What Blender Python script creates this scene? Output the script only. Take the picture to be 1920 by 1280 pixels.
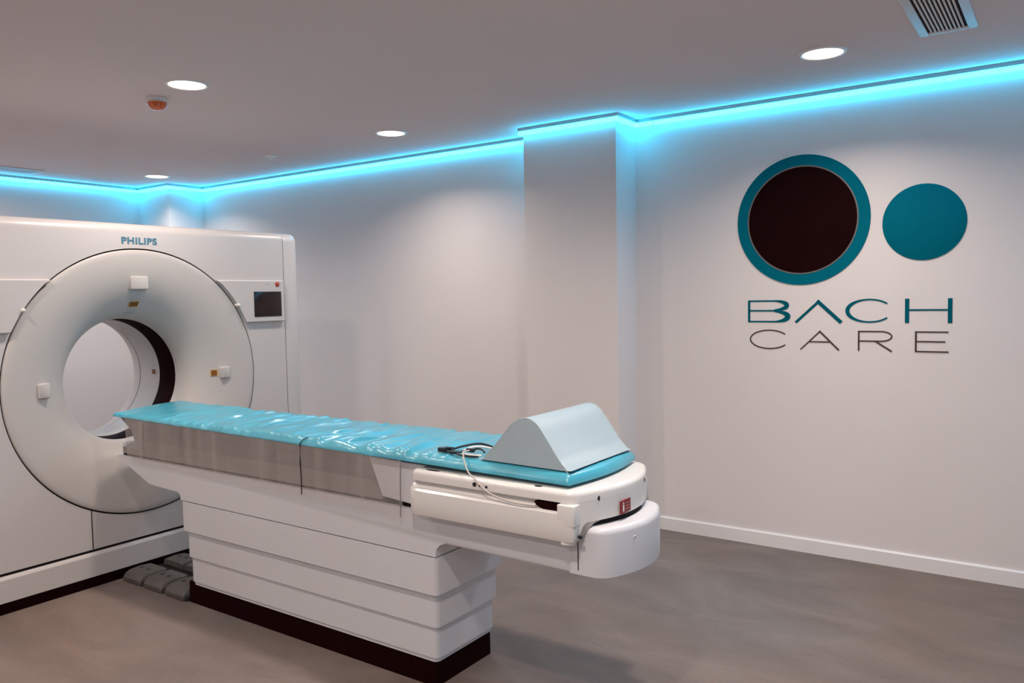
import bpy, bmesh, math, random
from mathutils import Vector, Matrix, noise
random.seed(4)
scene = bpy.context.scene
for o in list(bpy.data.objects): bpy.data.objects.remove(o)

# ---------------------------------------------------------------- camera
CAM_H = 1.57
F_PX, YAW, PITCH, ROLL = 1495.7, -0.610186, 0.058048, -0.018672
fw = Vector((math.sin(YAW)*math.cos(PITCH), math.cos(YAW)*math.cos(PITCH), -math.sin(PITCH)))
rt = Vector((math.cos(YAW), -math.sin(YAW), 0)); up = rt.cross(fw)
c, s = math.cos(ROLL), math.sin(ROLL)
rt, up = c*rt + s*up, -s*rt + c*up
cd = bpy.data.cameras.new('camera'); cam = bpy.data.objects.new('camera', cd)
scene.collection.objects.link(cam)
cd.sensor_width = 36; cd.lens = F_PX/1920*36; cd.clip_start = 0.05
m = Matrix((( rt.x, up.x, -fw.x, 0), (rt.y, up.y, -fw.y, 0), (rt.z, up.z, -fw.z, CAM_H), (0, 0, 0, 1)))
cam.matrix_world = m
scene.camera = cam

# ---------------------------------------------------------------- world, exposure, light levels
w = bpy.data.worlds.new('world'); scene.world = w; w.use_nodes = True
w.node_tree.nodes['Background'].inputs[0].default_value = (0.02, 0.02, 0.022, 1)
w.node_tree.nodes['Background'].inputs[1].default_value = 0.2
scene.view_settings.view_transform = 'Standard'; scene.view_settings.look = 'None'
scene.view_settings.exposure = 0.06; scene.view_settings.gamma = 1.0
scene.view_settings.use_curve_mapping = False
DOWNLIGHT_W = (17.0, 17.5, 27.0)   # lamp columns: far end, middle, near end (dimmed separately)
WALL_ROW_W = (10.0, 10.0, 11.5)     # the row next to the logo wall is dimmed
DOWNLIGHT_COL = (1.0, 0.845, 0.755)
DOWNLIGHT_SPREAD = math.radians(138)
LED_POWER = 20.0
LED_COL = (0.009, 0.56, 1.0)

# ---------------------------------------------------------------- materials
MATS = {}
def mat(name, col, rough=0.5, spec=0.5, metal=0.0, coat=0.0, emit=None, estr=0.0, var=0.04, vscale=6.0, bump=0.0, bscale=200.0, alpha=None):
    if name in MATS: return MATS[name]
    M = bpy.data.materials.new(name); M.use_nodes = True
    nt = M.node_tree; N = nt.nodes; L = nt.links
    b = N['Principled BSDF']
    b.inputs['Roughness'].default_value = rough
    b.inputs['Specular IOR Level'].default_value = spec
    b.inputs['Metallic'].default_value = metal
    b.inputs['Coat Weight'].default_value = coat
    tc = N.new('ShaderNodeTexCoord')
    nz = N.new('ShaderNodeTexNoise'); nz.inputs['Scale'].default_value = vscale; nz.inputs['Detail'].default_value = 4
    L.new(tc.outputs['Object'], nz.inputs['Vector'])
    rp = N.new('ShaderNodeValToRGB')
    rp.color_ramp.elements[0].position = 0.3; rp.color_ramp.elements[1].position = 0.7
    rp.color_ramp.elements[0].color = tuple(v*(1-var) for v in col) + (1,)
    rp.color_ramp.elements[1].color = tuple(min(1, v*(1+var)) for v in col) + (1,)
    L.new(nz.outputs['Fac'], rp.inputs['Fac']); L.new(rp.outputs['Color'], b.inputs['Base Color'])
    if bump:
        n2 = N.new('ShaderNodeTexNoise'); n2.inputs['Scale'].default_value = bscale; n2.inputs['Detail'].default_value = 3
        L.new(tc.outputs['Object'], n2.inputs['Vector'])
        bp = N.new('ShaderNodeBump'); bp.inputs['Strength'].default_value = bump; bp.inputs['Distance'].default_value = 0.002
        L.new(n2.outputs['Fac'], bp.inputs['Height']); L.new(bp.outputs['Normal'], b.inputs['Normal'])
    if emit:
        b.inputs['Emission Color'].default_value = tuple(emit) + (1,); b.inputs['Emission Strength'].default_value = estr
    MATS[name] = M
    return M

WALL = mat('wall_paint', (0.74, 0.70, 0.69), 0.62, 0.35, var=0.015, vscale=1.5, bump=0.12, bscale=260)
CEIL = mat('ceiling_paint', (0.72, 0.63, 0.62), 0.7, 0.25, var=0.012, vscale=1.2, bump=0.05)
BASEB = mat('baseboard_white', (0.80, 0.79, 0.79), 0.35, 0.5, var=0.01)
WHITE = mat('scanner_white', (0.55, 0.525, 0.515), 0.33, 0.5, var=0.012, vscale=3)
RINGW = mat('scanner_ring_white', (0.52, 0.495, 0.475), 0.42, 0.4, var=0.01, vscale=3)
TABLEW = mat('table_white', (0.60, 0.60, 0.625), 0.32, 0.5, var=0.012, vscale=3)
TRAYW = mat('tray_white', (0.70, 0.685, 0.66), 0.22, 0.55, var=0.01, coat=0.15)
PANELG = mat('panel_grey', (0.46, 0.45, 0.455), 0.4, 0.45, var=0.012)
BLACK = mat('dark_maroon_black', (0.010, 0.0010, 0.0014), 0.6, 0.04, var=0.1)
GAP = mat('gap_black', (0.012, 0.009, 0.009), 0.7, 0.1, var=0.1)
SCREEN = mat('screen_black', (0.016, 0.007, 0.007), 0.18, 0.4, var=0.05)
AMBER = mat('amber_label', (0.20, 0.075, 0.008), 0.4, 0.4, var=0.45, vscale=90)
AMBERE = mat('amber_label_border', (0.62, 0.47, 0.26), 0.5, 0.3, var=0.05)
REDM = mat('red_label', (0.22, 0.012, 0.018), 0.4, 0.4, var=0.15, vscale=60)
REDB = mat('red_button', (0.42, 0.05, 0.03), 0.3, 0.5)
GREYK = mat('pedal_grey', (0.105, 0.096, 0.090), 0.55, 0.3, var=0.1, vscale=30, bump=0.2)
PEDB = mat('pedal_base', (0.018, 0.017, 0.016), 0.6, 0.2, var=0.2)
MARK = mat('pedal_mark', (0.05, 0.045, 0.045), 0.6, 0.2)
TEAL = mat('teal_paint', (0.0, 0.135, 0.195), 0.7, 0.03, var=0.05, vscale=4)
TEALD = mat('teal_letter', (0.0, 0.10, 0.14), 0.7, 0.03, var=0.05, vscale=4)
BROWNL = mat('brown_letter', (0.055, 0.030, 0.030), 0.5, 0.3, var=0.05)
RIM = mat('rim_grey', (0.16, 0.16, 0.16), 0.4, 0.4, metal=0.4)
BRANDB = mat('brand_blue', (0.075, 0.20, 0.29), 0.4, 0.4, var=0.03)
TRIMW = mat('trim_white', (0.78, 0.74, 0.71), 0.4, 0.4, var=0.01)
LAMP = mat('lamp_diffuser', (0.9, 0.88, 0.84), 0.4, 0.3, emit=(1.0, 0.93, 0.80), estr=5.0, var=0.01)
LEDM = mat('led_diffuser', (0.8, 0.9, 0.9), 0.4, 0.3, emit=LED_COL, estr=LED_POWER, var=0.01)
LEDH = mat('led_housing', (0.42, 0.44, 0.45), 0.35, 0.5, metal=0.6, var=0.03)
ORANGE = mat('beacon_orange', (0.52, 0.085, 0.012), 0.18, 0.6, var=0.12, vscale=25, coat=0.4)
VENTW = mat('vent_white', (0.62, 0.57, 0.56), 0.45, 0.4, var=0.01)
FOAM = mat('wedge_vinyl', (0.345, 0.43, 0.47), 0.45, 0.4, var=0.02, vscale=9, bump=0.06, bscale=60)
CABLEG = mat('cable_grey', (0.50, 0.45, 0.42), 0.45, 0.4)
CABLEW = mat('cable_white', (0.72, 0.68, 0.66), 0.4, 0.4)
CABLEB = mat('cable_black', (0.012, 0.012, 0.016), 0.4, 0.4)
INNER = mat('carriage_grey', (0.24, 0.21, 0.20), 0.5, 0.3, var=0.05)

def floor_material():
    M = bpy.data.materials.new('vinyl_floor'); M.use_nodes = True
    nt = M.node_tree; N = nt.nodes; L = nt.links; b = N['Principled BSDF']
    tc = N.new('ShaderNodeTexCoord')
    n1 = N.new('ShaderNodeTexNoise'); n1.inputs['Scale'].default_value = 1.6; n1.inputs['Detail'].default_value = 7; n1.inputs['Roughness'].default_value = 0.62; n1.inputs['Distortion'].default_value = 0.6
    n2 = N.new('ShaderNodeTexNoise'); n2.inputs['Scale'].default_value = 60; n2.inputs['Detail'].default_value = 3
    mp = N.new('ShaderNodeMapping'); mp.inputs['Scale'].default_value = (1.0, 2.2, 1.0); mp.inputs['Rotation'].default_value = (0, 0, 0.7)
    L.new(tc.outputs['Object'], mp.inputs['Vector']); L.new(mp.outputs['Vector'], n1.inputs['Vector']); L.new(tc.outputs['Object'], n2.inputs['Vector'])
    r1 = N.new('ShaderNodeValToRGB')
    e = r1.color_ramp.elements; e[0].position = 0.30; e[0].color = (0.160, 0.134, 0.124, 1); e[1].position = 0.72; e[1].color = (0.240, 0.203, 0.186, 1)
    L.new(n1.outputs['Fac'], r1.inputs['Fac'])
    n3 = N.new('ShaderNodeTexNoise'); n3.inputs['Scale'].default_value = 0.55; n3.inputs['Detail'].default_value = 4  # broad warm-to-grey tint: uneven light colour painted into the vinyl
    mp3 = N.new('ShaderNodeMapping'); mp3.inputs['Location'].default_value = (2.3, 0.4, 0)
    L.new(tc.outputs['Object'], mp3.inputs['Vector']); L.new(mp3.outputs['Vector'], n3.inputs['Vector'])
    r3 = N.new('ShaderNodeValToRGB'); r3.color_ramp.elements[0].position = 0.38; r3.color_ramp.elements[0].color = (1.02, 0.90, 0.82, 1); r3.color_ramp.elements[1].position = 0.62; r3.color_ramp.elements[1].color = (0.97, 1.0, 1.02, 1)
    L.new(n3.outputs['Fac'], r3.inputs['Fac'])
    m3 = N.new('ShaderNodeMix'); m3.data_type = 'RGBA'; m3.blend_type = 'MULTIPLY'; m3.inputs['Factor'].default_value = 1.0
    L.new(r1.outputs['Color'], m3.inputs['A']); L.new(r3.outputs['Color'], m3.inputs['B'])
    mx = N.new('ShaderNodeMix'); mx.data_type = 'RGBA'; mx.blend_type = 'MULTIPLY'; mx.inputs['Factor'].default_value = 0.22
    L.new(m3.outputs['Result'], mx.inputs['A'])
    r2 = N.new('ShaderNodeValToRGB'); r2.color_ramp.elements[0].color = (0.6, 0.6, 0.6, 1); r2.color_ramp.elements[0].position = 0.3; r2.color_ramp.elements[1].position = 0.7
    L.new(n2.outputs['Fac'], r2.inputs['Fac']); L.new(r2.outputs['Color'], mx.inputs['B'])
    L.new(mx.outputs['Result'], b.inputs['Base Color'])
    b.inputs['Roughness'].default_value = 0.62; b.inputs['Specular IOR Level'].default_value = 0.28
    bp = N.new('ShaderNodeBump'); bp.inputs['Strength'].default_value = 0.12; bp.inputs['Distance'].default_value = 0.002
    L.new(n2.outputs['Fac'], bp.inputs['Height']); L.new(bp.outputs['Normal'], b.inputs['Normal'])
    return M
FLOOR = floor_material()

def mattress_material():
    M = mat('mattress_vinyl', (0.055, 0.36, 0.48), 0.36, 0.6, var=0.12, vscale=5, coat=0.5)
    N = M.node_tree.nodes; L = M.node_tree.links; b = N['Principled BSDF']
    b.inputs['Coat Roughness'].default_value = 0.22
    return M
MATTV = mattress_material()

def drape_material():
    M = bpy.data.materials.new('clear_plastic_drape'); M.use_nodes = True
    nt = M.node_tree; N = nt.nodes; L = nt.links; b = N['Principled BSDF']
    b.inputs['Base Color'].default_value = (0.62, 0.57, 0.55, 1); b.inputs['Roughness'].default_value = 0.3
    tr = N.new('ShaderNodeBsdfTransparent'); tr.inputs['Color'].default_value = (0.97, 0.96, 0.955, 1)
    mx = N.new('ShaderNodeMixShader')
    tc = N.new('ShaderNodeTexCoord'); mp = N.new('ShaderNodeMapping'); mp.inputs['Scale'].default_value = (11, 1, 0.6)
    nz = N.new('ShaderNodeTexNoise'); nz.inputs['Scale'].default_value = 1.0; nz.inputs['Detail'].default_value = 3
    L.new(tc.outputs['Object'], mp.inputs['Vector']); L.new(mp.outputs['Vector'], nz.inputs['Vector'])
    mr = N.new('ShaderNodeMapRange'); mr.inputs['To Min'].default_value = 0.20; mr.inputs['To Max'].default_value = 0.38
    mr.inputs['From Min'].default_value = 0.3; mr.inputs['From Max'].default_value = 0.7
    L.new(nz.outputs['Fac'], mr.inputs['Value']); L.new(mr.outputs['Result'], mx.inputs['Fac'])
    L.new(tr.outputs[0], mx.inputs[1]); L.new(b.outputs[0], mx.inputs[2])
    bp = N.new('ShaderNodeBump'); bp.inputs['Strength'].default_value = 0.1; bp.inputs['Distance'].default_value = 0.003
    L.new(nz.outputs['Fac'], bp.inputs['Height']); L.new(bp.outputs['Normal'], b.inputs['Normal'])
    L.new(mx.outputs[0], N['Material Output'].inputs['Surface'])
    return M
DRAPE = drape_material()

# ---------------------------------------------------------------- mesh helpers (all coordinates are world metres)
COL = scene.collection
ORG = {}
class MB:
    def __init__(s): s.v = []; s.f = []
    def add(s, vs, fs):
        n = len(s.v); s.v += [tuple(v) for v in vs]; s.f += [tuple(i+n for i in f) for f in fs]; return s
    def box(s, x0, x1, y0, y1, z0, z1):
        return s.add([(x0,y0,z0),(x1,y0,z0),(x1,y1,z0),(x0,y1,z0),(x0,y0,z1),(x1,y0,z1),(x1,y1,z1),(x0,y1,z1)],
                     [(0,3,2,1),(4,5,6,7),(0,1,5,4),(1,2,6,5),(2,3,7,6),(3,0,4,7)])
    def rbox(s, x0, x1, y0, y1, z0, z1, b=0.005, seg=2):
        bm = bmesh.new(); bmesh.ops.create_cube(bm, size=1)
        for v in bm.verts:
            v.co = Vector(((x0+x1)/2 + v.co.x*(x1-x0), (y0+y1)/2 + v.co.y*(y1-y0), (z0+z1)/2 + v.co.z*(z1-z0)))
        bmesh.ops.bevel(bm, geom=list(bm.edges), offset=b, segments=seg, profile=0.5, affect='EDGES')
        return s.bm(bm)
    def bm(s, bm):
        bm.verts.ensure_lookup_table(); bm.verts.index_update()
        s.add([v.co[:] for v in bm.verts], [[v.index for v in f.verts] for f in bm.faces]); bm.free(); return s
    def loft(s, loops, cap0=True, cap1=True, closed=True):
        n = len(loops[0]); vs = [p for l in loops for p in l]; fs = []
        for k in range(len(loops)-1):
            for i in range(n if closed else n-1):
                j = (i+1) % n
                fs.append((k*n+i, k*n+j, (k+1)*n+j, (k+1)*n+i))
        if cap0: fs.append(tuple(range(n))[::-1])
        if cap1: fs.append(tuple((len(loops)-1)*n+i for i in range(n)))
        return s.add(vs, fs)
    def prism_xy(s, out, z0, z1, bt=0.0, bb=0.0, seg=3):
        loops = []
        if bb:
            for k in range(seg+1):
                a = math.pi/2*k/seg; loops.append([(x,y,z0+bb*(1-math.sin(a))) for x,y in inset(out, bb*(1-math.sin(math.pi/2*(k/seg)) if False else bb*(1-math.cos(math.pi/2-a))))])
        else: loops.append([(x,y,z0) for x,y in out])
        if bt:
            for k in range(seg+1):
                a = math.pi/2*k/seg; loops.append([(x,y,z1-bt+bt*math.sin(a)) for x,y in inset(out, bt*(1-math.cos(a)))])
        else: loops.append([(x,y,z1) for x,y in out])
        return s.loft(loops)
    def prism(s, prof, axis, a, b):
        if axis == 'y': L = [[(u,t,v) for u,v in prof] for t in (a,b)]
        elif axis == 'x': L = [[(t,u,v) for u,v in prof] for t in (a,b)]
        else: L = [[(u,v,t) for u,v in prof] for t in (a,b)]
        return s.loft(L)
    def lathe_x(s, prof, cy, cz, n=96):      # prof = (x, r)
        L = [[(x, cy+r*math.cos(2*math.pi*i/n), cz+r*math.sin(2*math.pi*i/n)) for i in range(n)] for x,r in prof]
        return s.loft(L, False, False)
    def lathe_z(s, prof, cx, cy, n=40, caps=True):
        L = [[(cx+r*math.cos(2*math.pi*i/n), cy+r*math.sin(2*math.pi*i/n), z) for i in range(n)] for r,z in prof]
        return s.loft(L, caps, caps)
    def lathe_y(s, prof, cx, cz, n=96, caps=True):
        L = [[(cx+r*math.cos(2*math.pi*i/n), y, cz+r*math.sin(2*math.pi*i/n)) for i in range(n)] for r,y in prof]
        return s.loft(L, caps, caps)
    def tube(s, pts, r, n=8):
        P = [Vector(p) for p in pts]; L = []
        for i,p in enumerate(P):
            t = (P[min(i+1,len(P)-1)] - P[max(i-1,0)]).normalized()
            a = t.cross(Vector((0,0,1)))
            if a.length < 0.05: a = t.cross(Vector((1,0,0)))
            a.normalize(); b = t.cross(a)
            L.append([tuple(p + r*(math.cos(2*math.pi*k/n)*a + math.sin(2*math.pi*k/n)*b)) for k in range(n)])
        return s.loft(L)
def inset(out, d):
    if d < 1e-9: return list(out)
    n = len(out); ar = sum(out[i][0]*out[(i+1)%n][1]-out[(i+1)%n][0]*out[i][1] for i in range(n)); sg = 1 if ar > 0 else -1
    R = []
    for i in range(n):
        p, q, r = Vector(out[i-1]), Vector(out[i]), Vector(out[(i+1)%n])
        e1 = (q-p).normalized(); e2 = (r-q).normalized()
        n1 = Vector((-e1.y, e1.x))*sg; n2 = Vector((-e2.y, e2.x))*sg
        k = n1 + n2; k = k/max(0.3, 1+n1.dot(n2))
        R.append(tuple(q + k*d))
    return R
def rrect(x0, x1, y0, y1, r, n=5):
    R = r if isinstance(r, (tuple, list)) else (r,)*4
    out = []
    for (cx, cy, a0, q) in ((x1, y0, -90, R[0]), (x1, y1, 0, R[1]), (x0, y1, 90, R[2]), (x0, y0, 180, R[3])):
        mx = cx - q if cx == x1 else cx + q; my = cy + q if cy == y0 else cy - q
        for i in range(n+1):
            a = math.radians(a0 + 90*i/n); out.append((mx+q*math.cos(a), my+q*math.sin(a)))
    return out
def spline(pts, n=10):
    P = [Vector(p) for p in pts]; out = []
    for i in range(len(P)-1):
        p0, p1, p2, p3 = P[max(i-1,0)], P[i], P[i+1], P[min(i+2,len(P)-1)]
        for k in range(n):
            t = k/n
            out.append(0.5*((2*p1)+(p2-p0)*t+(2*p0-5*p1+4*p2-p3)*t*t+(3*p1-p0-3*p2+p3)*t**3))
    out.append(P[-1]); return [tuple(p) for p in out]

def build(name, mb, material, parent=None, smooth=35, label=None, stuff=False):
    org = ORG.get(parent.name, Vector((0,0,0))) if parent else None
    if org is None:
        xs = [v[0] for v in mb.v]; ys = [v[1] for v in mb.v]; zs = [v[2] for v in mb.v]
        org = Vector(((min(xs)+max(xs))/2, (min(ys)+max(ys))/2, min(zs)))
    me = bpy.data.meshes.new(name)
    me.from_pydata([(v[0]-org.x, v[1]-org.y, v[2]-org.z) for v in mb.v], [], mb.f)
    bm = bmesh.new(); bm.from_mesh(me); bmesh.ops.recalc_face_normals(bm, faces=bm.faces); bm.to_mesh(me); bm.free()
    me.materials.append(material)
    if smooth:
        me.polygons.foreach_set('use_smooth', [True]*len(me.polygons)); me.set_sharp_from_angle(angle=math.radians(smooth))
    me.update()
    o = bpy.data.objects.new(name, me); COL.objects.link(o)
    if parent: o.parent = parent
    else: o.location = org
    ORG[o.name] = org
    if label: o['label'] = label
    if stuff: o['kind'] = 'stuff'
    return o
def thing(name, label, cat, loc, group=None):
    o = bpy.data.objects.new(name, None); COL.objects.link(o); o.location = loc; o.empty_display_size = 0.05
    ORG[o.name] = Vector(loc); return tag(o, label, cat, group)
def tag(o, label, cat, group=None):
    o['label'] = label; o['category'] = cat
    if group: o['group'] = group
    return o
def struct(name, mb, material, label, parent=None, smooth=0):
    o = build(name, mb, material, parent, smooth)
    if not parent:
        o['kind'] = 'structure'; o['label'] = label; o['category'] = name.split('_')[0]
    return o

# ---------------------------------------------------------------- the room
XL, XR, YB, YF, ZC = -7.65, 1.25, 4.85, -1.7, 2.70
T = 0.12
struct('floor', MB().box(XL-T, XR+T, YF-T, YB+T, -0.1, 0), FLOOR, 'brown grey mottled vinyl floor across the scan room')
struct('ceiling', MB().box(XL-T, XR+T, YF-T, YB+T, ZC, ZC+0.1), CEIL, 'flat pale mauve ceiling with round recessed lights')
struct('wall_back', MB().box(XL-T, XR+T, YB, YB+T, 0, ZC), WALL, 'long pale wall carrying the round teal logo and lettering')
struct('wall_left', MB().box(XL-T, XL, YF, YB, 0, ZC), WALL, 'pale wall behind the scanner at the far end of the room')
struct('wall_right', MB().box(XR, XR+T, YF, YB, 0, ZC), WALL, 'plain pale side wall near the air grille')
struct('wall_front', MB().box(XL-T, XR+T, YF-T, YF, 0, ZC), WALL, 'plain pale wall opposite the logo wall')
PX0, PX1, PY = -3.073, -2.370, 4.575          # pillar beside the logo
struct('wall_pillar', MB().box(PX0, PX1, PY, YB, 0, ZC), WALL, 'flat square pillar standing out of the long wall left of the logo')
CX, CY = -7.13, 4.475                          # pillar in the far corner
struct('wall_corner', MB().box(XL, CX, CY, YB, 0, ZC), WALL, 'small square pillar filling the far corner behind the scanner')
def baseboard(name, x0, x1, y0, y1, label):
    mb = MB().box(x0, x1, y0, y1, 0, 0.078)
    if abs(x1-x0) > abs(y1-y0):
        mb.prism([(y0 if y0 < YB-0.1 or True else y0, 0.078), (y1, 0.078), (y1, 0.086), (y0+0.006, 0.086)], 'x', x0, x1)
    o = build(name, mb, BASEB, None, 0); o['kind'] = 'structure'; o['label'] = label; o['category'] = 'baseboard'
BT = 0.014
baseboard('baseboard_right', PX1+0.0, XR, YB-BT, YB, 'white baseboard along the wall under the logo')
baseboard('baseboard_back', CX, PX0, YB-BT, YB, 'white baseboard along the wall behind the table and scanner')
baseboard('baseboard_pillar', PX0-BT, PX1+BT, PY-BT, PY, 'white baseboard around the foot of the flat pillar')
baseboard('baseboard_left', XL, XL+BT, YF, CY, 'white baseboard along the far end wall')

# ---------------------------------------------------------------- cyan LED profiles under the ceiling
LZ0, LZ1, LD = 2.656, 2.679, 0.028
def led(label, ax, a, b, fixed, sgn, splits=()):
    """run along ax ('x'/'y') from a to b on the wall face at `fixed`, standing out by sgn*LD"""
    t = thing('led_strip', label, 'light strip', ((a+b)/2, fixed, LZ0) if ax == 'x' else (fixed, (a+b)/2, LZ0), 'cyan light strips under the ceiling')
    lo, hi = (fixed, fixed+sgn*LD) if sgn > 0 else (fixed+sgn*LD, fixed)
    def bx(u0, u1, d, z0, z1):
        l, h = (fixed, fixed+sgn*d) if sgn > 0 else (fixed+sgn*d, fixed)
        return MB().box(u0, u1, l, h, z0, z1) if ax == 'x' else MB().box(l, h, u0, u1, z0, z1)
    build('housing', bx(a, b, LD, LZ1, ZC), LEDH, t, 0)
    cuts = [a] + list(splits) + [b]
    for i in range(len(cuts)-1):
        u0 = cuts[i] + (0.008 if i else 0); u1 = cuts[i+1] - (0.008 if i < len(cuts)-2 else 0)
        build('diffuser', bx(u0, u1, LD-0.003, LZ0, LZ1), LEDM, t, 0)
led('cyan light strip above the logo, right of the flat pillar', 'x', PX1+LD, XR, YB, -1, (-2.235,))
led('short cyan light strip on the right cheek of the flat pillar', 'y', PY-LD, YB, PX1, 1)
led('cyan light strip across the face of the flat pillar', 'x', PX0-LD, PX1, PY, -1)
led('short cyan light strip on the hidden cheek of the flat pillar', 'y', PY, YB, PX0, -1)
led('long cyan light strip between the flat pillar and the far corner', 'x', CX+LD, PX0-LD, YB, -1)
led('short cyan light strip on the right cheek of the far corner pillar', 'y', CY-LD, YB, CX, 1)
led('short cyan light strip across the face of the far corner pillar', 'x', XL+LD, CX, CY, -1)
led('cyan light strip on the end wall above the scanner, at the left edge', 'y', YF, CY-LD, XL, 1)
led('cyan light strip on the plain side wall near the air grille', 'y', YF, YB-LD, XR, -1)

# ---------------------------------------------------------------- ceiling fittings
lights = {(-6.765, 4.138): 'smallest round ceiling light, far corner above the scanner',
          (-3.85, 4.10): 'round ceiling light between the scanner and the flat pillar',
          (-0.99, 4.057): 'round ceiling light right of the pillar, near the logo',
          (-3.80, 2.516): 'round ceiling light beside the orange beacon'}
for ix, X in enumerate((-6.77, -3.83, -0.99)):
    for iy, Y in enumerate((2.52, 0.94, -0.64)):
        if ix == 1 and iy == 0: continue
        where = ('far end', 'middle', 'near end')[ix] + ' of the room, ' + ('second row', 'third row', 'last row')[iy]+' from the logo wall'
        lights[(X, Y)] = 'round ceiling light at the ' + where
for (X, Y), lab in lights.items():
    t = thing('downlight', lab, 'ceiling light', (X, Y, ZC-0.012), 'round ceiling lights')
    n = 48
    build('trim_ring', MB().loft([[(X+r*math.cos(2*math.pi*i/n), Y+r*math.sin(2*math.pi*i/n), z) for i in range(n)]
          for r, z in ((0.108, ZC), (0.106, ZC-0.006), (0.098, ZC-0.008), (0.092, ZC-0.005), (0.092, ZC))], False, False), TRIMW, t)
    build('diffuser', MB().lathe_z([(0.0915, ZC-0.0005), (0.0915, ZC-0.004), (0.085, ZC-0.0055)], X, Y, n), LAMP, t)
    ld = bpy.data.lights.new('downlight_lamp', 'AREA'); ld.shape = 'DISK'; ld.size = 0.16; ld.energy = (WALL_ROW_W if Y > 4 else DOWNLIGHT_W)[0 if X < -5 else 1 if X < -2 else 2]
    ld.color = DOWNLIGHT_COL; ld.spread = DOWNLIGHT_SPREAD if Y > 4 else math.radians(165)
    lo = bpy.data.objects.new('downlight_lamp', ld); COL.objects.link(lo); lo.parent = t; lo.location = (0, 0, 0.003)

# orange beacon / detector
bx_, by_ = -4.184, 2.58
t = thing('ceiling_beacon', 'orange domed beacon on a white base on the ceiling', 'beacon', (bx_, by_, ZC-0.06))
build('base', MB().lathe_z([(0.046, ZC), (0.046, ZC-0.010), (0.040, ZC-0.018)], bx_, by_), TRIMW, t)
build('collar', MB().lathe_z([(0.044, ZC-0.018), (0.055, ZC-0.022), (0.057, ZC-0.026)], bx_, by_), TRIMW, t)
build('dome', MB().lathe_z([(0.057, ZC-0.026), (0.053, ZC-0.036), (0.043, ZC-0.052), (0.030, ZC-0.062), (0.012, ZC-0.066)], bx_, by_), ORANGE, t)
# flush white detector
dx, dy = -5.18, 4.137
t = thing('ceiling_sensor', 'tiny flush white ceiling sensor behind the scanner', 'sensor', (dx, dy, ZC-0.03))
build('plate', MB().lathe_z([(0.048, ZC), (0.048, ZC-0.004), (0.040, ZC-0.008)], dx, dy), TRIMW, t)
build('nozzle', MB().lathe_z([(0.013, ZC-0.008), (0.014, ZC-0.020), (0.008, ZC-0.028)], dx, dy), BASEB, t)

def vent(label, x0, x1, y0, y1, nslat):
    t = thing('ceiling_vent', label, 'air vent', ((x0+x1)/2, (y0+y1)/2, ZC-0.014), 'slotted ceiling vents')
    fr = 0.036; z0 = ZC-0.0125
    def frame(u0, u1, v0, v1, name='frame'):
        build(name, MB().rbox(u0, u1, v0, v1, ZC-0.008, ZC, 0.002), VENTW, t)
    frame(x0, x0+fr, y0, y1); frame(x1-fr, x1, y0, y1); frame(x0+fr, x1-fr, y0, y0+fr); frame(x0+fr, x1-fr, y1-fr, y1)
    build('backing', MB().box(x0+fr, x1-fr, y0+fr, y1-fr, ZC-0.002, ZC-0.0005), GAP, t, 0)
    ix0, ix1 = x0+fr, x1-fr; pitch = (ix1-ix0)/nslat
    for k in range(1, nslat):
        xc = ix0 + k*pitch
        build('slat', MB().box(xc-pitch*0.25, xc+pitch*0.25, y0+fr, y1-fr, ZC-0.0075, ZC-0.002), VENTW, t, 0)
vent('slotted ceiling vent in the upper right, above the logo', -0.572, -0.345, 2.95, 4.068, 10)
vent('slotted ceiling vent over the far end wall, left edge', -7.40, -7.16, 2.25, 3.36, 10)

# ---------------------------------------------------------------- CT gantry
GX, GC, GZ = -4.40, 2.555, 1.113
G0, G1, GT = 1.525, 3.585, 2.02
g = thing('ct_gantry', 'white ring shaped CT scanner with a wide bore and blue brand lettering', 'scanner', (-4.85, GC, 0))
GB = -5.30
n = 128
def rectloop(x, y0, y1, z0, z1, n=n):
    L = []
    for i in range(n):
        a = 2*math.pi*i/n; d = (math.cos(a), math.sin(a)); t = 1e9
        if d[0] > 1e-9: t = min(t, (y1-GC)/d[0])
        if d[0] < -1e-9: t = min(t, (y0-GC)/d[0])
        if d[1] > 1e-9: t = min(t, (z1-GZ)/d[1])
        if d[1] < -1e-9: t = min(t, (z0-GZ)/d[1])
        L.append([x, GC+d[0]*t, GZ+d[1]*t])
    for (y, z) in ((y0,z0),(y0,z1),(y1,z0),(y1,z1)):
        k = min(range(n), key=lambda i: (L[i][1]-y)**2+(L[i][2]-z)**2); L[k] = [x, y, z]
    return L
def circ(x, r): return [[x, GC+r*math.cos(2*math.pi*i/n), GZ+r*math.sin(2*math.pi*i/n)] for i in range(n)]
rb = 0.055
loops = [circ(-4.46, 0.765), circ(GX, 0.765), rectloop(GX, G0, G1, 0.21, GT-rb)]
for k in range(1, 7):
    a = math.pi/2*k/6; loops.append(rectloop(GX-rb*0.9*(1-math.cos(a)), G0, G1, 0.21, GT-rb+rb*math.sin(a)))
loops += [rectloop(GB, G0, G1, 0.21, GT), circ(GB, 0.55)]
build('front_cover', MB().loft(loops, False, False), WHITE, g, 40)
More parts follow.
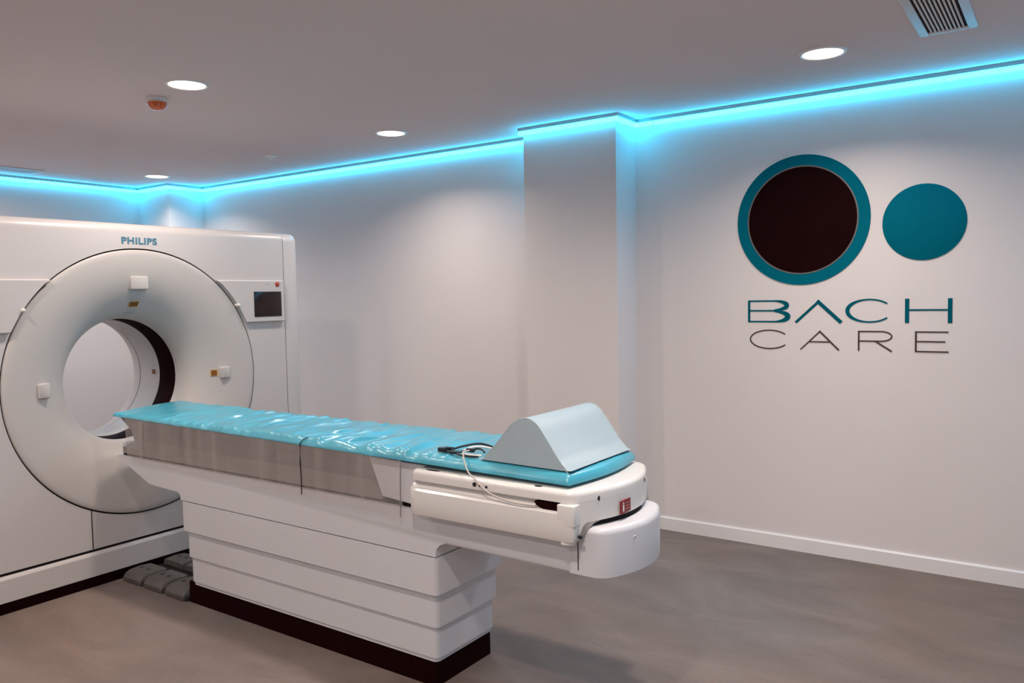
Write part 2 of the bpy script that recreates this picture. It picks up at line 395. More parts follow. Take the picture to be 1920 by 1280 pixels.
for sgn in (1, -1):                              # side covers beyond the seams
    ya, yb = (G1+0.008, 3.755) if sgn > 0 else (2*GC-3.755, 2*GC-G1-0.008)
    prof = []
    R1 = 0.10
    for k in range(9):                           # plan: rounded outer front corner
        a = math.pi/2*k/8
        prof.append((GX-0.004-0.10+0.10*math.cos(a), (yb-R1+R1*math.sin(a)) if sgn > 0 else (ya+R1-R1*math.sin(a))))
    inner = ya if sgn > 0 else yb
    out = [(GB, inner), (GX-0.004, inner)] + prof + [(GB, yb if sgn > 0 else ya)]
    # vertical: rounded top outer corner handled by inset loops
    L = []
    for k in range(8):
        a = math.pi/2*k/7; d = 0.06*(1-math.cos(a)); z = GT-0.06+0.06*math.sin(a)
        yo = yb-d if sgn > 0 else ya+d
        L.append([(x-(d if x > GB+0.01 else 0), (min(y, yo) if sgn > 0 else max(y, yo)), z) for x, y in out])
    build('side_cover', MB().loft([[(x,y,0.21) for x,y in out]] + L), WHITE, g, 40)
for ys_ in (G1, 2*GC-G1-0.008):
    build('seam_core', MB().box(GB+0.02, GX-0.03, ys_, ys_+0.008, 0.215, GT-0.02), GAP, g, 0)
# lower seams below the ring
for yy in (2.217, 2*GC-2.217):
    build('panel_seam', MB().box(GX-0.004, GX+0.0012, yy-0.0025, yy+0.0025, 0.212, 0.44), GAP, g, 0)
# funnel ring
prof = [(-4.45, 0.757), (-4.403, 0.757), (-4.397, 0.755), (-4.394, 0.750)]
A, B, ex = 0.264, 0.387, 2.25
for k in range(1, 41):
    a = math.pi/2*(1-k/40)
    prof.append((-4.66+A*max(0, math.sin(a))**(2/ex)+0.003, 0.750-0.003-B*max(0, math.cos(a))**(2/ex)))
ring = build('bore_ring', MB().lathe_x(prof, GC, GZ, 160), RINGW, g, 50)
build('ring_gap', MB().lathe_x([(-4.412, 0.756), (-4.412, 0.7685)], GC, GZ, 128), GAP, g, 0)
build('scan_window', MB().lathe_x([(-4.655, 0.361), (-4.66, 0.357), (-4.825, 0.357)], GC, GZ, 128), BLACK, g, 60)
build('bore_liner', MB().lathe_x([(-4.825, 0.357), (-4.827, 0.354), (-5.045, 0.354), (-5.048, 0.357)], GC, GZ, 128), WHITE, g, 40)
build('liner_seam', MB().lathe_x([(-5.048, 0.357), (-5.056, 0.357)], GC, GZ, 96), GAP, g, 0)
rp = [(-5.056, 0.357)] + [(-5.056-0.25*math.sin(math.pi/2*k/12), 0.357+0.20*(1-math.cos(math.pi/2*k/12))) for k in range(1, 13)]
build('rear_flare', MB().lathe_x(rp, GC, GZ, 128), WHITE, g, 40)

def ring_pt(r):                                   # x of the ring surface at radius r
    q = (0.747-r)/B
    q = min(max(q, 0), 1); return -4.657 + A*(1-q**ex)**(1/ex)
def laser(ang, r, wdt, hgt, label, sticker_r):
    """small white housing on the ring at polar angle ang, mean radius r"""
    ca, sa = math.cos(ang), math.sin(ang)
    def P(rr, tt, x): return (x, GC+rr*ca-tt*sa, GZ+rr*sa+tt*ca)
    r0, r1 = r-hgt/2, r+hgt/2; xf = ring_pt(r1)+0.012; xb = ring_pt(r0)-0.03
    vs = []; b = 0.006
    loops = []
    for (x, d) in ((xb, 0.0), (xf-b, 0.0), (xf-b*0.3, b*0.3), (xf, b)):
        loops.append([P(rr, tt, x) for rr, tt in inset([(p, q) for p, q in rrect(r0, r1, -wdt/2, wdt/2, 0.008, 3)], d)])
    h = build('laser_housing', MB().loft(loops), RINGW, g, 40, label)
    if sticker_r:
        s0, s1 = sticker_r
        def plate(name, r0, r1, hw, off, m):
            k = 6; Lp = [P(r0+(r1-r0)*i/k, -hw, ring_pt(r0+(r1-r0)*i/k)+off) for i in range(k+1)] + [P(r1-(r1-r0)*i/k, hw, ring_pt(r1-(r1-r0)*i/k)+off) for i in range(k+1)]
            fs = [(i, i+1, 2*k-i, 2*k+1-i) for i in range(k)]
            return build(name, MB().add(Lp, fs), m, h, 0)
        plate('label_border', s0, s1, wdt*0.30, 0.004, AMBERE)
        plate('warning_label', s0+0.006, s1-0.006, wdt*0.25, 0.0055, AMBER)
    return h
laser(math.pi/2, 0.568, 0.105, 0.075, 'white laser housing at the top of the ring', (0.425, 0.465))
laser(0, 0.552, 0.072, 0.06, 'white laser housing on the right of the ring', (0.470, 0.514))
laser(math.pi, 0.548, 0.078, 0.062, 'white laser housing on the left of the ring', None)
# recessed strip under the top housing
strip = MB(); k = 10
vs = []
for i in range(k+1):
    r = 0.37+(0.53-0.37)*i/k
    for tt in (-0.03, 0.03): vs.append((ring_pt(r)+0.0018, GC+tt, GZ+r))
strip.add(vs, [(2*i, 2*i+1, 2*i+3, 2*i+2) for i in range(k)])
build('cover_strip', strip, PANELG, g, 40)
build('strip_notch', MB().box(ring_pt(0.395)-0.002, ring_pt(0.395)+0.004, GC-0.03, GC+0.026, GZ+0.396, GZ+0.400), GAP, g, 0)
# amber label inside the bore
a0 = -0.055
lb = MB(); vs = []
for i in range(5):
    a = a0 + 0.085*i/4 + 0.02
    for x in (-4.868, -4.908): vs.append((x, GC+0.3525*math.cos(a), GZ+0.3525*math.sin(a)))
lb.add(vs, [(2*i, 2*i+1, 2*i+3, 2*i+2) for i in range(4)])
build('bore_label', lb, AMBER, g, 0, 'small amber label inside the bore')
# pins at the ring edge
for ang in (math.radians(33.5), math.radians(146.5)):
    py, pz = GC+0.772*math.cos(ang), GZ+0.772*math.sin(ang)
    build('ring_pin', MB().lathe_x([(-4.40, 0.010), (-4.366, 0.010), (-4.360, 0.006), (-4.359, 0.001)], py, pz, 16), TRIMW, g)
# control wings either side of the ring
for sgn in (1, -1):
    ang = [math.asin((z-GZ)/0.772) for z in (1.700, 1.425)]
    pr = [(GC+sgn*0.772*math.cos(ang[0]+(ang[1]-ang[0])*i/10), GZ+0.772*math.sin(ang[0]+(ang[1]-ang[0])*i/10)) for i in range(11)]
    yo = GC+sgn*(G1-GC-0.018)
    outl = pr + [(yo, 1.425), (yo, 1.700)]
    wing = build('control_wing', MB().loft([[(GX-0.002, y, z) for y, z in outl], [(GX+0.020, y, z - (0.0 if z < 1.69 else 0.006)) for y, z in outl], [(GX+0.024, y, z+(0.004 if z < 1.43 else 0) - (0.0 if z < 1.69 else 0.008)) for y, z in outl]]), WHITE, g, 30)
    ys = sorted((GC+sgn*(3.322-GC), GC+sgn*(3.541-GC)))
    build('screen', MB().rbox(GX+0.022, GX+0.0275, ys[0], ys[1], 1.459, 1.624, 0.002), SCREEN, wing)
    yb_ = GC+sgn*(3.513-GC)
    build('stop_button', MB().lathe_x([(GX+0.0, 0.021), (GX+0.012, 0.021), (GX+0.026, 0.017), (GX+0.030, 0.010), (GX+0.031, 0.001)], yb_, 1.672, 20), REDB, wing)
    build('button_bezel', MB().lathe_x([(GX+0.0, 0.027), (GX+0.012, 0.026), (GX+0.013, 0.02)], yb_, 1.672, 20), PANELG, wing)
    yk = GC+sgn*(3.43-GC)
    build('indicator', MB().lathe_x([(GX+0.0, 0.006), (GX+0.026, 0.005), (GX+0.027, 0.001)], yk, 1.672, 12), PANELG, wing)
# plinth
build('plinth', MB().prism([(GX+0.012, 0.062), (GX+0.014, 0.178), (GX+0.008, 0.189), (GX-0.004, 0.194), (GB+0.05, 0.194), (GB+0.05, 0.062)][::-1], 'y', 1.32, 3.79), WHITE, g, 20)
build('plinth_gap', MB().box(GB+0.08, GX-0.012, 1.36, 3.74, 0.19, 0.213), GAP, g, 0)
build('kick_base', MB().box(GB+0.08, GX-0.002, 1.33, 3.78, 0, 0.064), BLACK, g, 0)
# brand lettering
def text_mesh(txt, size, extrude, offset):
    cu = bpy.data.curves.new('t', 'FONT'); cu.body = txt; cu.size = size; cu.extrude = extrude; cu.offset = offset; cu.space_character = 1.10
    to = bpy.data.objects.new('t', cu); COL.objects.link(to)
    dg = bpy.context.evaluated_depsgraph_get(); me = bpy.data.meshes.new_from_object(to.evaluated_get(dg))
    vs = [v.co.copy() for v in me.vertices]; fs = [tuple(p.vertices) for p in me.polygons]
    bpy.data.objects.remove(to); bpy.data.meshes.remove(me); bpy.data.curves.remove(cu)
    return vs, fs
vs, fs = text_mesh('PHILIPS', 0.05, 0.002, 0.0014)
x0, x1 = min(v.x for v in vs), max(v.x for v in vs); z0, z1 = min(v.y for v in vs), max(v.y for v in vs)
build('brand_lettering', MB().add([(GX+0.001+v.z, 2.459+(v.x-x0)/(x1-x0)*0.213, 1.903+(v.y-z0)/(z1-z0)*0.038) for v in vs], fs), BRANDB, g, 0, 'blue brand lettering above the ring')

# ---------------------------------------------------------------- patient table
TC = 2.555
t = thing('patient_table', 'white motorised patient table on a stepped pedestal in front of the scanner', 'table', (-2.85, TC, 0))
build('base_plinth', MB().box(-3.745, -2.060, 2.374, 2.736, 0, 0.112), BLACK, t, 0)
def shell(name, x0, x1, hw, z0, z1):
    build(name, MB().prism_xy(rrect(x0, x1, TC-hw, TC+hw, 0.022), z0, z1, 0.0, 0.004), TABLEW, t, 30)
shell('pedestal_trim', -3.70, -2.050, 0.187, 0.106, 0.128)
shell('pedestal_panel', -3.705, -2.043, 0.1935, 0.124, 0.262)
shell('pedestal_panel', -3.712, -2.030, 0.205, 0.256, 0.402)
shell('pedestal_panel', -3.722, -2.012, 0.225, 0.396, 0.549)
build('pedestal_gap', MB().box(-3.70, -2.035, TC-0.215, TC+0.215, 0.545, 0.556), GAP, t, 0)
# lower cantilever body: side profile extruded across
HW = 0.226
prof = [(-4.30, 0.728), (-4.296, 0.715), (-4.02, 0.608), (-3.99, 0.600), (-3.745, 0.592), (-3.722, 0.575), (-3.722, 0.5535), (-2.012, 0.5535), (-2.008, 0.585), (-1.99, 0.604), (-1.955, 0.611), (-1.367, 0.606), (-1.367, 0.728)]
L = []
for yy, d in ((TC-HW, 0.012), (TC-HW+0.004, 0.004), (TC-HW+0.014, 0.0), (TC+HW-0.014, 0.0), (TC+HW-0.004, 0.004), (TC+HW, 0.012)):
    L.append([(x, yy, z + (d if z < 0.7 and x > -1.99 else 0)) for x, z in prof])
build('lower_body', MB().loft(L), TABLEW, t, 30)
build('body_gap', MB().box(-4.285, -1.40, TC-HW+0.022, TC+HW-0.022, 0.724, 0.744), GAP, t, 0)
# carriage under the mattress
def zb(x): return 0.917 + (-1.38-x)*0.0107       # mattress underside
prof = [(TC-0.215, 0.742), (TC-0.218, 0.775), (TC-0.150, 0.80), (TC-0.165, 0.86), (TC-0.225, 0.905), (TC-0.228, 0.912),
        (TC+0.228, 0.912), (TC+0.225, 0.905), (TC+0.165, 0.86), (TC+0.150, 0.80), (TC+0.218, 0.775), (TC+0.215, 0.742)]
L = []
for x, k in ((-4.265, 0), (-2.30, 0)):
    L.append([(x, y, z if z < 0.9 else z-0.912+zb(x)) for y, z in prof])
build('carriage', MB().loft(L), INNER, t, 25)
build('carriage_nose', MB().rbox(-4.288, -4.255, TC-0.21, TC+0.21, 0.742, 0.80, 0.008), TABLEW, t)
build('carriage_block', MB().loft([[(-2.36, TC-0.224, 0.915), (-2.29, TC-0.224, 0.76), (-2.06, TC-0.224, 0.744), (-2.06, TC-0.224, 0.912)],
                                   [(-2.36, TC+0.224, 0.915), (-2.29, TC+0.224, 0.76), (-2.06, TC+0.224, 0.744), (-2.06, TC+0.224, 0.912)]]), TABLEW, t, 20)
# head tray
def tray_outline(hw, xl, xs, xc, rc, nn=14):
    """straight sides, rounded corners and a gently bulging right end"""
    out = [(xl+0.02, TC-hw), ]
    # near corner arc
    for k in range(7):
        a = math.radians(-90+72*k/6); out.append((xs-rc+rc*math.cos(a), TC-hw+rc+rc*math.sin(a)))
    y0 = out[-1][1]; xe = out[-1][0]
    for k in range(1, nn):
        u = -1+2*k/nn; yy = TC+u*(TC-y0); out.append((xe+(xc-xe)*(1-u*u), yy))
    for k in range(7):
        a = math.radians(18+72*k/6); out.append((xs-rc+rc*math.cos(a), TC+hw-rc+rc*math.sin(a)))
    out += [(xl+0.02, TC+hw), (xl, TC+hw-0.02), (xl, TC-hw+0.02)]
    return out
body = build('tray_body', MB().prism_xy(tray_outline(0.262, -2.075, -1.345, -1.29, 0.07), 0.75, 0.868, 0.0, 0.004), TRAYW, t, 40)
build('tray_rim', MB().prism_xy(tray_outline(0.285, -2.083, -1.325, -1.266, 0.075), 0.866, 0.906, 0.018, 0.0, 5), TRAYW, t, 50)
# apron below the rim at the end (curved end face)
ao = tray_outline(0.2845, -1.41, -1.325, -1.266, 0.075)
def apron_z(x): return 0.722 + 0.074*max(0, min(1, (x+1.352)/0.020))
build('tray_apron', MB().loft([[(x, y, apron_z(x)) for x, y in ao], [(x, y, 0.8665) for x, y in ao]]), TRAYW, t, 40)
# near side panel with hand groove
pp = [(2.300, 0.855), (2.288, 0.850), (2.276, 0.838), (2.266, 0.836), (2.260, 0.828), (2.258, 0.80), (2.262, 0.752), (2.270, 0.732), (2.285, 0.724), (2.33, 0.722), (2.33, 0.855)]
L = []
for x, d, tz in ((-2.078, 0.010, 0.022), (-2.066, 0.003, 0.012), (-2.045, 0.0, 0.004), (-2.00, 0, 0), (-1.385, 0, 0), (-1.366, 0.0005, 0.004), (-1.354, 0.002, 0.012), (-1.346, 0.006, 0.022), (-1.343, 0.014, 0.030)):
    L.append([(x, max(y, 2.258+d) if y < 2.3 else y, max(z, 0.722+tz) if z < 0.8 else z) for y, z in pp])
sp = build('side_panel', MB().loft(L), TRAYW, t, 30)
build('panel_block', MB().rbox(-1.408, -1.3412, 2.2585, 2.33, 0.790, 0.862, 0.004, 3), TRAYW, sp)
build('cable_slot', MB().prism([(-1.505, 0.859), (-1.495, 0.846), (-1.46, 0.833), (-1.408, 0.822), (-1.408, 0.861)], 'y', 2.2665, 2.2990), BLACK, sp, 0)
for sg in (1,):
    L = [[(x, 2*TC-y, z) for x, y, z in l] for l in L]
    build('side_panel', MB().loft(L), TRAYW, t, 30)
# end bumper
bo = tray_outline(0.2275, -1.42, -1.243, -1.203, 0.075)
build('end_bumper', MB().prism_xy(bo, 0.607, 0.776, 0.022, 0.022, 5), TABLEW, t, 50)
build('bumper_seam', MB().box(-1.3690, -1.3655, TC-0.2281, TC+0.2281, 0.622, 0.732), GAP, t, 0)
build('bumper_gap', MB().prism_xy(tray_outline(0.214, -1.342, -1.318, -1.272, 0.05), 0.774, 0.7975), GAP, t, 0)
# screws, marks, label on the tray
def dotx(x, y, z, r, name='screw_cap'): build(name, MB().lathe_x([(x-0.01, r), (x+0.002, r), (x+0.0025, r*0.6), (x+0.0025, 0.0005)], y, z, 16), CABLEB, t)
def endx(y, hw=0.285, xs=-1.325, xc=-1.266, rc=0.075):
    o = tray_outline(hw, -2.083, xs, xc, rc); best = None
    pts = [p for p in o if p[0] > -1.42]
    for p, q in zip(pts, pts[1:]):
        if (p[1]-y)*(q[1]-y) <= 0 and p[1] != q[1]: best = p[0]+(q[0]-p[0])*(y-p[1])/(q[1]-p[1])
    return best
dotx(endx(2.372)-0.002, 2.372, 0.872, 0.009); dotx(endx(2.672)-0.002, 2.672, 0.876, 0.009); dotx(endx(2.487)-0.003, 2.487, 0.861, 0.004)
def doty(x, z, r, y=2.270): build('screw_cap', MB().lathe_y([(r, y+0.01), (r, y-0.0015), (r*0.5, y-0.002)], x, z, 16), CABLEB, t)
doty(-1.766, 0.884, 0.0085); doty(-1.742, 0.882, 0.004); doty(-1.712, 0.881, 0.005)
def dotz(x, y, rx, ry, name):
    nn = 20; build(name, MB().loft([[(x+rx*math.cos(2*math.pi*i/nn), y+ry*math.sin(2*math.pi*i/nn), z) for i in range(nn)] for z in (0.900, 0.9068)]), GAP, t, 0)
dotz(-1.502, 2.292, 0.016, 0.008, 'tray_socket'); dotz(-1.985, 2.296, 0.034, 0.008, 'tray_socket')
dotx(-1.333, 2.292, 0.752, 0.006)
bmx = endx(2.452, 0.2275, -1.243, -1.203, 0.075)
build('bumper_mark', MB().rbox(bmx-0.004, bmx+0.0035, 2.452, 2.512, 0.730, 0.734, 0.001), TRIMW, t)
# red safety label on the end
yl0, yl1 = 2.455, 2.527
xl = max(endx(yl0), endx(2.55), endx(yl1))-0.001
lab = build('safety_label', MB().box(xl-0.004, xl+0.0015, yl0, yl1, 0.800, 0.846), REDM, t, 0, 'dark red safety label with a white figure')
build('label_figure', MB().box(xl+0.001, xl+0.0025, yl0+0.012, yl0+0.021, 0.808, 0.832).box(xl+0.001, xl+0.0025, yl0+0.0135, yl0+0.0195, 0.834, 0.840), TRIMW, lab, 0)
for k in range(3):
    build('label_line', MB().box(xl+0.001, xl+0.0022, yl0+0.032, yl1-0.008, 0.812+0.010*k, 0.8145+0.010*k), mat('label_print', (0.42, 0.16, 0.16), 0.5), lab, 0)

# ---------------------------------------------------------------- mattress with crinkled plastic cover
def mattress():
    nx, ny = 420, 44; mb = MB(); y0, y1 = 2.300, 2.810
    top = []; bot = []
    for i in range(nx+1):
        u = i/nx; rt_, rb_ = [], []
        for j in range(ny+1):
            v = j/ny
            xs = -4.285 - 0.15*v                         # slanting left end
            xe = -1.385 + 0.03*math.sin(math.pi*v)
            x = xs + (xe-xs)*u; y = y0 + (y1-y0)*v
            th = 0.020 + 0.020*max(0, min(1, (x+3.6)/1.6))
            edge = min(1.0, min(v, 1-v)/0.07, (1-u)/0.012, u/0.03 + 0.35)
            edge = math.sqrt(max(0, 1-(1-edge)**2))
            q = Vector((x*12.0 + y*3.0, y*1.3 + x*0.3, 0)); q2 = Vector((x*30 - y*3, y*3, 3.1)); q3 = Vector((x*60 - y*10, y*12, 7.0))
            wv = 1-abs(noise.noise(q))*2.2
            amp = max(0.15, min(1, (x+4.35)/0.5)) * min(1, max(0.0, (-1.80-x)/0.3))
            dz = (0.0125*(wv-0.45) + 0.0075*noise.noise(q2) + 0.0012*noise.noise(q3)) * amp
            bow = 0.006*math.sin(math.pi*v)*min(1, max(0, (-2.0-x)/0.3))
            z = zb(x) + th*(0.25+0.75*edge) + (dz + bow)*edge*0.95
            yy = y + (0.003*noise.noise(Vector((x*14, v*3, 0))) if j in (0, ny) else 0)
            rt_.append((x, yy, z)); rb_.append((x, y, zb(x)+0.0015))
        top.append(rt_); bot.append(rb_)
    W = ny+1
    vs = [p for r in top for p in r] + [p for r in bot for p in r]; o = (nx+1)*W; fs = []
    for i in range(nx):
        for j in range(ny):
            a = i*W+j; fs.append((a, a+W, a+W+1, a+1)); fs.append((o+a, o+a+1, o+a+W+1, o+a+W))
        a = i*W; fs.append((a, o+a, o+a+W, a+W)); a = i*W+ny; fs.append((a, a+W, o+a+W, o+a))
    for j in range(ny):
        fs.append((j, j+1, o+j+1, o+j)); a = nx*W+j; fs.append((a, o+a, o+a+1, a+1))
    return mb.add(vs, fs)
mt = thing('mattress', 'thin blue mattress in crinkled clear plastic along the patient table', 'mattress', (-2.85, TC, 0.92))
build('cushion', mattress(), MATTV, mt, 60)

# clear plastic drape along the near side
def drape():
    nx, nz = 260, 14; mb = MB(); vs = []; fs = []
    for i in range(nx+1):
        x = -4.165 + (2.01)*i/nx
        zt = zb(x)+0.012; zl = 0.722 - 0.018*(i/nx) + 0.004*noise.noise(Vector((x*3, 0, 0)))
        for j in range(nz+1):
            v = j/nz
            y = 2.3035 - 0.004*math.sin(math.pi*min(1, v*1.2)) + 0.003*v*noise.noise(Vector((x*9, v*0.8, 0)))
            vs.append((x, min(y, 2.3215), zt+(zl-zt)*v))
    W = nz+1
    for i in range(nx):
        for j in range(nz): a = i*W+j; fs.append((a, a+W, a+W+1, a+1))
    return mb.add(vs, fs)
dp = thing('plastic_drape', 'clear plastic sheet hanging from the near edge of the mattress', 'plastic sheet', (-3.16, 2.303, 0.70))
build('sheet', drape(), DRAPE, dp, 60)
build('fold_line', MB().tube([(-2.715, 2.315, 0.968), (-2.735, 2.302, 0.956), (-2.748, 2.2975, 0.940), (-2.750, 2.2965, 0.86), (-2.746, 2.2965, 0.79), (-2.748, 2.297, 0.714)], 0.0022, 6), GAP, dp, 40, 'thin dark line down the plastic sheet')
build('edge_hem', MB().tube([(-3.99, 2.2985, 0.93), (-3.99, 2.297, 0.85), (-3.992, 2.298, 0.735)], 0.0012, 6), INNER, dp, 40)
build('edge_hem', MB().tube([(-2.156, 2.2985, 0.925), (-2.157, 2.296, 0.85), (-2.162, 2.297, 0.70)], 0.002, 6), INNER, dp, 40)

# ---------------------------------------------------------------- wedge cushion
wp = [(-1.785,0.952),(-1.772,0.964),(-1.730,1.006),(-1.689,1.048),(-1.650,1.092),(-1.632,1.109),(-1.612,1.122),(-1.594,1.130),(-1.574,1.133),(-1.557,1.131),(-1.540,1.124),(-1.522,1.110),(-1.506,1.090),(-1.485,1.062),(-1.443,1.004),(-1.400,0.952),(-1.389,0.940)]
wz = lambda x: zb(x)+0.0445
base = [(-1.40, wz(-1.40)), (-1.78, wz(-1.78))]
prof = base + [(x, max(z, wz(x)+0.002)) for x, z in wp]
L = []
cxm = (-1.585, 1.02)
for yy, d in ((2.325, 0.004), (2.327, 0.0012), (2.331, 0.0), (2.779, 0.0), (2.783, 0.0012), (2.785, 0.004)):
    L.append([(x + (cxm[0]-x)*d*6, yy, z + (cxm[1]-z)*d*3 if z > 0.97 else z) for x, z in prof])
wd = thing('wedge_cushion', 'white vinyl knee wedge cushion with a rounded ridge on the mattress', 'cushion', (-1.585, TC, 0.96))
build('foam_block', MB().loft(L), FOAM, wd, 45)
def seam(yy): return MB().tube([(x, yy, z) for x, z in spline([(p[0], p[1]) + (0,) for p in wp][1:-1], 3) and [(q[0], q[1]) for q in spline([(p[0], p[1], 0) for p in wp[1:-1]], 3)]], 0.0022, 6)
build('piping', seam(2.327), FOAM, wd, 40)
build('piping', seam(2.783), FOAM, wd, 40)

# ---------------------------------------------------------------- sensor cables
def cz(x, h=0.0): return zb(x)+0.046+h
cb = thing('sensor_cable', 'tangle of grey and black sensor leads on the mattress beside the wedge', 'cable', (-1.9, 2.38, 0.96))
build('lead_wire', MB().tube(spline([(-1.86, 2.40, cz(-1.86, .010)), (-1.87, 2.345, cz(-1.87, .014)), (-1.845, 2.308, cz(-1.84, .004)), (-1.822, 2.290, 0.945), (-1.79, 2.268, 0.925), (-1.755, 2.262, 0.905), (-1.722, 2.2565, 0.884), (-1.675, 2.253, 0.862), (-1.595, 2.253, 0.848), (-1.54, 2.255, 0.846), (-1.495, 2.262, 0.846)], 8), 0.0030, 8), CABLEG, cb, 60)
build('lead_wire', MB().tube(spline([(-1.812, 2.485, cz(-1.81, .006)), (-1.85, 2.50, cz(-1.85, .008)), (-1.91, 2.49, cz(-1.91, .016)), (-1.945, 2.43, cz(-1.94, .012)), (-1.955, 2.38, cz(-1.955, .006)), (-1.93, 2.35, cz(-1.93, .004))], 8), 0.0045, 8), CABLEB, cb, 60)
build('lead_wire', MB().tube(spline([(-1.80, 2.445, cz(-1.80, .004)), (-1.835, 2.46, cz(-1.83, .012)), (-1.885, 2.43, cz(-1.885, .016)), (-1.90, 2.38, cz(-1.90, .008)), (-1.875, 2.35, cz(-1.875, .004)), (-1.83, 2.345, cz(-1.83, .004)), (-1.80, 2.36, cz(-1.80, .003))], 8), 0.0042, 8), CABLEW, cb, 60)
build('lead_wire', MB().tube(spline([(-1.80, 2.38, cz(-1.80, .012)), (-1.835, 2.40, cz(-1.83, .018)), (-1.87, 2.385, cz(-1.87, .014)), (-1.90, 2.34, cz(-1.90, .004)), (-1.85, 2.328, cz(-1.85, .002)), (-1.80, 2.34, cz(-1.80, .002))], 8), 0.0038, 8), CABLEB, cb, 60)
build('lead_wire', MB().tube(spline([(-1.93, 2.35, cz(-1.93, .003)), (-1.955, 2.352, cz(-1.955, .003)), (-1.975, 2.36, cz(-1.975, .004))], 6), 0.0045, 8), CABLEB, cb, 60)
build('connector', MB().rbox(-2.003, -1.968, 2.345, 2.368, cz(-1.99, -.002), cz(-1.99, .016), 0.004), CABLEB, cb)
build('connector', MB().rbox(-1.998, -1.955, 2.376, 2.394, cz(-1.99, 0), cz(-1.99, .014), 0.004), CABLEB, cb)
build('connector', MB().rbox(-1.885, -1.85, 2.372, 2.388, cz(-1.87, .006), cz(-1.87, .020), 0.003), CABLEB, cb)
build('connector', MB().rbox(-1.935, -1.900, 2.340, 2.356, cz(-1.92, -.001), cz(-1.92, .010), 0.003), CABLEB, cb)

# ---------------------------------------------------------------- foot pedals between scanner and pedestal
pd = thing('foot_pedal', 'dark foot pedal board with grey keys between scanner base and pedestal', 'pedal', (-4.05, TC, 0))
build('base_plate', MB().rbox(-4.375, -3.752, 2.362, 2.748, 0, 0.026, 0.006), PEDB, pd)
def key(x0, x1, yf, yb, sg):
    pr = [(yf, 0.006), (yf-sg*0.004, 0.030), (yf+sg*0.012, 0.050), (yf+sg*0.035, 0.060), (yf+sg*0.09, 0.066), (yb, 0.060), (yb, 0.028)]
    L = []
    for x, d in ((x0, 0.010), (x0+0.004, 0.003), (x0+0.012, 0.0), (x1-0.012, 0.0), (x1-0.004, 0.003), (x1, 0.010)):
        L.append([(x, y, max(0.006, z-d)) for y, z in pr])
    k = build('key', MB().loft(L), GREYK, pd, 40)
    xm = (x0+x1)/2; ym = yf+sg*0.085
    for dxx in (-0.035, 0.03):
        build('key_mark', MB().add([(xm+dxx-0.012, ym-0.012, 0.0672), (xm+dxx+0.012, ym-0.012, 0.0672), (xm+dxx, ym+0.014, 0.0672)], [(0, 1, 2)]), MARK, k, 0)
for x0, x1 in ((-4.350, -4.178), (-4.146, -3.974), (-3.942, -3.770)):
    key(x0, x1, 2.352, 2.510, 1); key(x0, x1, 2.758, 2.600, -1)

# ---------------------------------------------------------------- wall logo
WY = YB
def stroke(pts, wds, y0=WY-0.0035):
    P = [Vector((p[0], p[1])) for p in pts]; n_ = len(P); W = wds if isinstance(wds, (list, tuple)) else [wds]*n_
    Lf, Rt = [], []
    for i in range(n_):
        if i == 0: d = (P[1]-P[0]).normalized(); nn = Vector((-d.y, d.x)); k = 1
        elif i == n_-1: d = (P[-1]-P[-2]).normalized(); nn = Vector((-d.y, d.x)); k = 1
        else:
            d1 = (P[i]-P[i-1]).normalized(); d2 = (P[i+1]-P[i]).normalized()
            nn = Vector((-(d1+d2).y, (d1+d2).x)).normalized(); k = 1/max(0.4, nn.dot(Vector((-d1.y, d1.x))))
        Lf.append(P[i]+nn*W[i]/2*k); Rt.append(P[i]-nn*W[i]/2*k)
    vs = []; fs = []
    for a, b in zip(Lf, Rt):
        vs += [(a.x, y0, a.y), (b.x, y0, b.y), (b.x, WY-0.0004, b.y), (a.x, WY-0.0004, a.y)]
    for i in range(n_-1):
        o = 4*i
        for q in range(4): fs.append((o+q, o+(q+1)%4, o+4+(q+1)%4, o+4+q))
    fs.append((0, 1, 2, 3)); o = 4*(n_-1); fs.append((o+3, o+2, o+1, o))
    return vs, fs
def letter(name, strokes, m, parent):
    mb = MB()
    for i, s_ in enumerate(strokes): mb.add(*stroke(*s_, y0=WY-0.0035-0.0003*i))
    build(name, mb, m, parent, 0)
lg = thing('logo_ring', 'large round dark disc with a teal ring on the wall', 'wall logo', (-1.300, WY, 1.978-0.379))
LX, LZ = -1.300, 1.978
def annulus(r0, r1, y): 
    nn = 128; f = lambda r, yy: [(LX+r*math.cos(2*math.pi*i/nn), yy, LZ+r*math.sin(2*math.pi*i/nn)) for i in range(nn)]
    return MB().loft([f(r0, WY-0.0005), f(r0, y), f(r1, y), f(r1, WY-0.0005)], False, False)
build('ring', annulus(0.316, 0.379, WY-0.006), TEAL, lg, 30)
build('rim', annulus(0.309, 0.317, WY-0.0075), RIM, lg, 30)
build('dark_disc', MB().lathe_y([(0.310, WY-0.0005), (0.310, WY-0.004)], LX, LZ, 128), BLACK, lg, 30)
sd = thing('logo_dot', 'smaller plain teal disc on the wall right of the dark disc', 'wall logo', (-0.655, WY, 1.924-0.2055))
build('disc', MB().lathe_y([(0.2055, WY-0.0005), (0.2055, WY-0.0055), (0.2045, WY-0.006)], -0.655, 1.924, 128), TEAL, sd, 30)
def ell(cx, cy, rx, ry, a0, a1, nn=22): return [(cx+rx*math.cos(math.radians(a0+(a1-a0)*i/nn)), cy+ry*math.sin(math.radians(a0+(a1-a0)*i/nn))) for i in range(nn+1)]
bw = thing('lettering_upper', 'wide teal word BACH on the wall under the discs', 'lettering', (-1.065, WY, 1.375))
zt, z0, zm = 1.510, 1.377, 1.447
thin = 0.0085
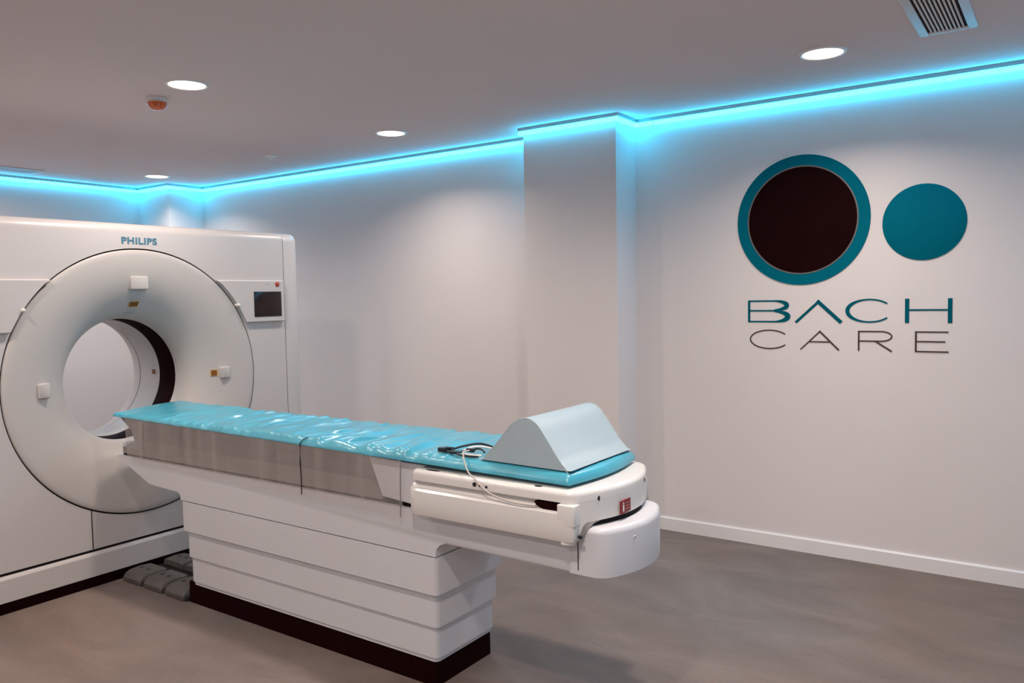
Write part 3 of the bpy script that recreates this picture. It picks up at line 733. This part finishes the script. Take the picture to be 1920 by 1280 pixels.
up_b = [(-1.612, zt-thin/2)] + [(-1.46, zt-thin/2)] + ell(-1.46, (zt+zm)/2, 0.077, (zt-zm)/2-thin/2, 90, -90)[1:-1] + [(-1.46, zm), (-1.612, zm)]
lo_b = [(-1.612, zm)] + [(-1.46, zm)] + ell(-1.46, (zm+z0)/2, 0.083, (zm-z0)/2-thin/2, 90, -90)[1:-1] + [(-1.46, z0+thin/2), (-1.612, z0+thin/2)]
def bulge(P, cx, t0, t1, xr): return [t0+(t1-t0)*max(0, min(1, (p[0]-cx)/xr))**1.5 for p in P]
letter('letter_b', [([(-1.610, z0), (-1.610, zt)], 0.013), (up_b, bulge(up_b, -1.46, thin, 0.026, 0.077)), (lo_b, bulge(lo_b, -1.46, thin, 0.030, 0.083))], TEALD, bw)
letter('letter_a', [([(-1.331, z0), (-1.202, zt-0.012)], 0.0145), ([(-1.209, zt-0.006), (-1.075, z0)], 0.0200)], TEALD, bw)
C1 = ell(-0.925, 1.4445, 0.117, 0.0635, 38, 322, 44)
C1 = [(min(x, -0.795), z) for x, z in C1]
letter('letter_c', [(C1, [0.0085+0.013*max(0, -math.cos(math.radians(38+284*i/44)))**2 for i in range(45)])], TEALD, bw)
letter('letter_h', [([(-0.732, z0), (-0.732, zt)], 0.021), ([(-0.523, z0), (-0.523, zt)], 0.021), ([(-0.735, zm+0.001), (-0.52, zm+0.001)], 0.0085)], TEALD, bw)
cw = thing('lettering_lower', 'thin dark brown word CARE on the wall below the teal word', 'lettering', (-1.065, WY, 1.215))
zt, z0 = 1.331, 1.217; th = 0.0068
C2 = [(min(x, -1.392), z) for x, z in ell(-1.487, (zt+z0)/2, 0.115, (zt-z0)/2-th/2+0.002, 35, 325, 40)]
letter('letter_c', [(C2, th)], BROWNL, cw)
letter('letter_a', [([(-1.303, z0), (-1.193, zt-0.006)], th), ([(-1.196, zt-0.003), (-1.087, z0)], th*1.25), ([(-1.250, 1.264), (-1.140, 1.264)], th)], BROWNL, cw)
rbw = [(-0.983, zt-th/2), (-0.865, zt-th/2)] + ell(-0.865, 1.3005, 0.057, 0.0275, 90, -90)[1:-1] + [(-0.865, 1.273), (-0.983, 1.273)]
letter('letter_r', [([(-0.980, z0), (-0.980, zt)], th*1.3), (rbw, th), ([(-0.893, 1.273), (-0.808, z0)], th*1.2)], BROWNL, cw)
letter('letter_e', [([(-0.687, z0), (-0.687, zt)], th*1.3), ([(-0.69, zt-th/2), (-0.530, zt-th/2)], th), ([(-0.69, 1.275), (-0.544, 1.275)], th), ([(-0.69, z0+th/2), (-0.528, z0+th/2)], th)], BROWNL, cw)
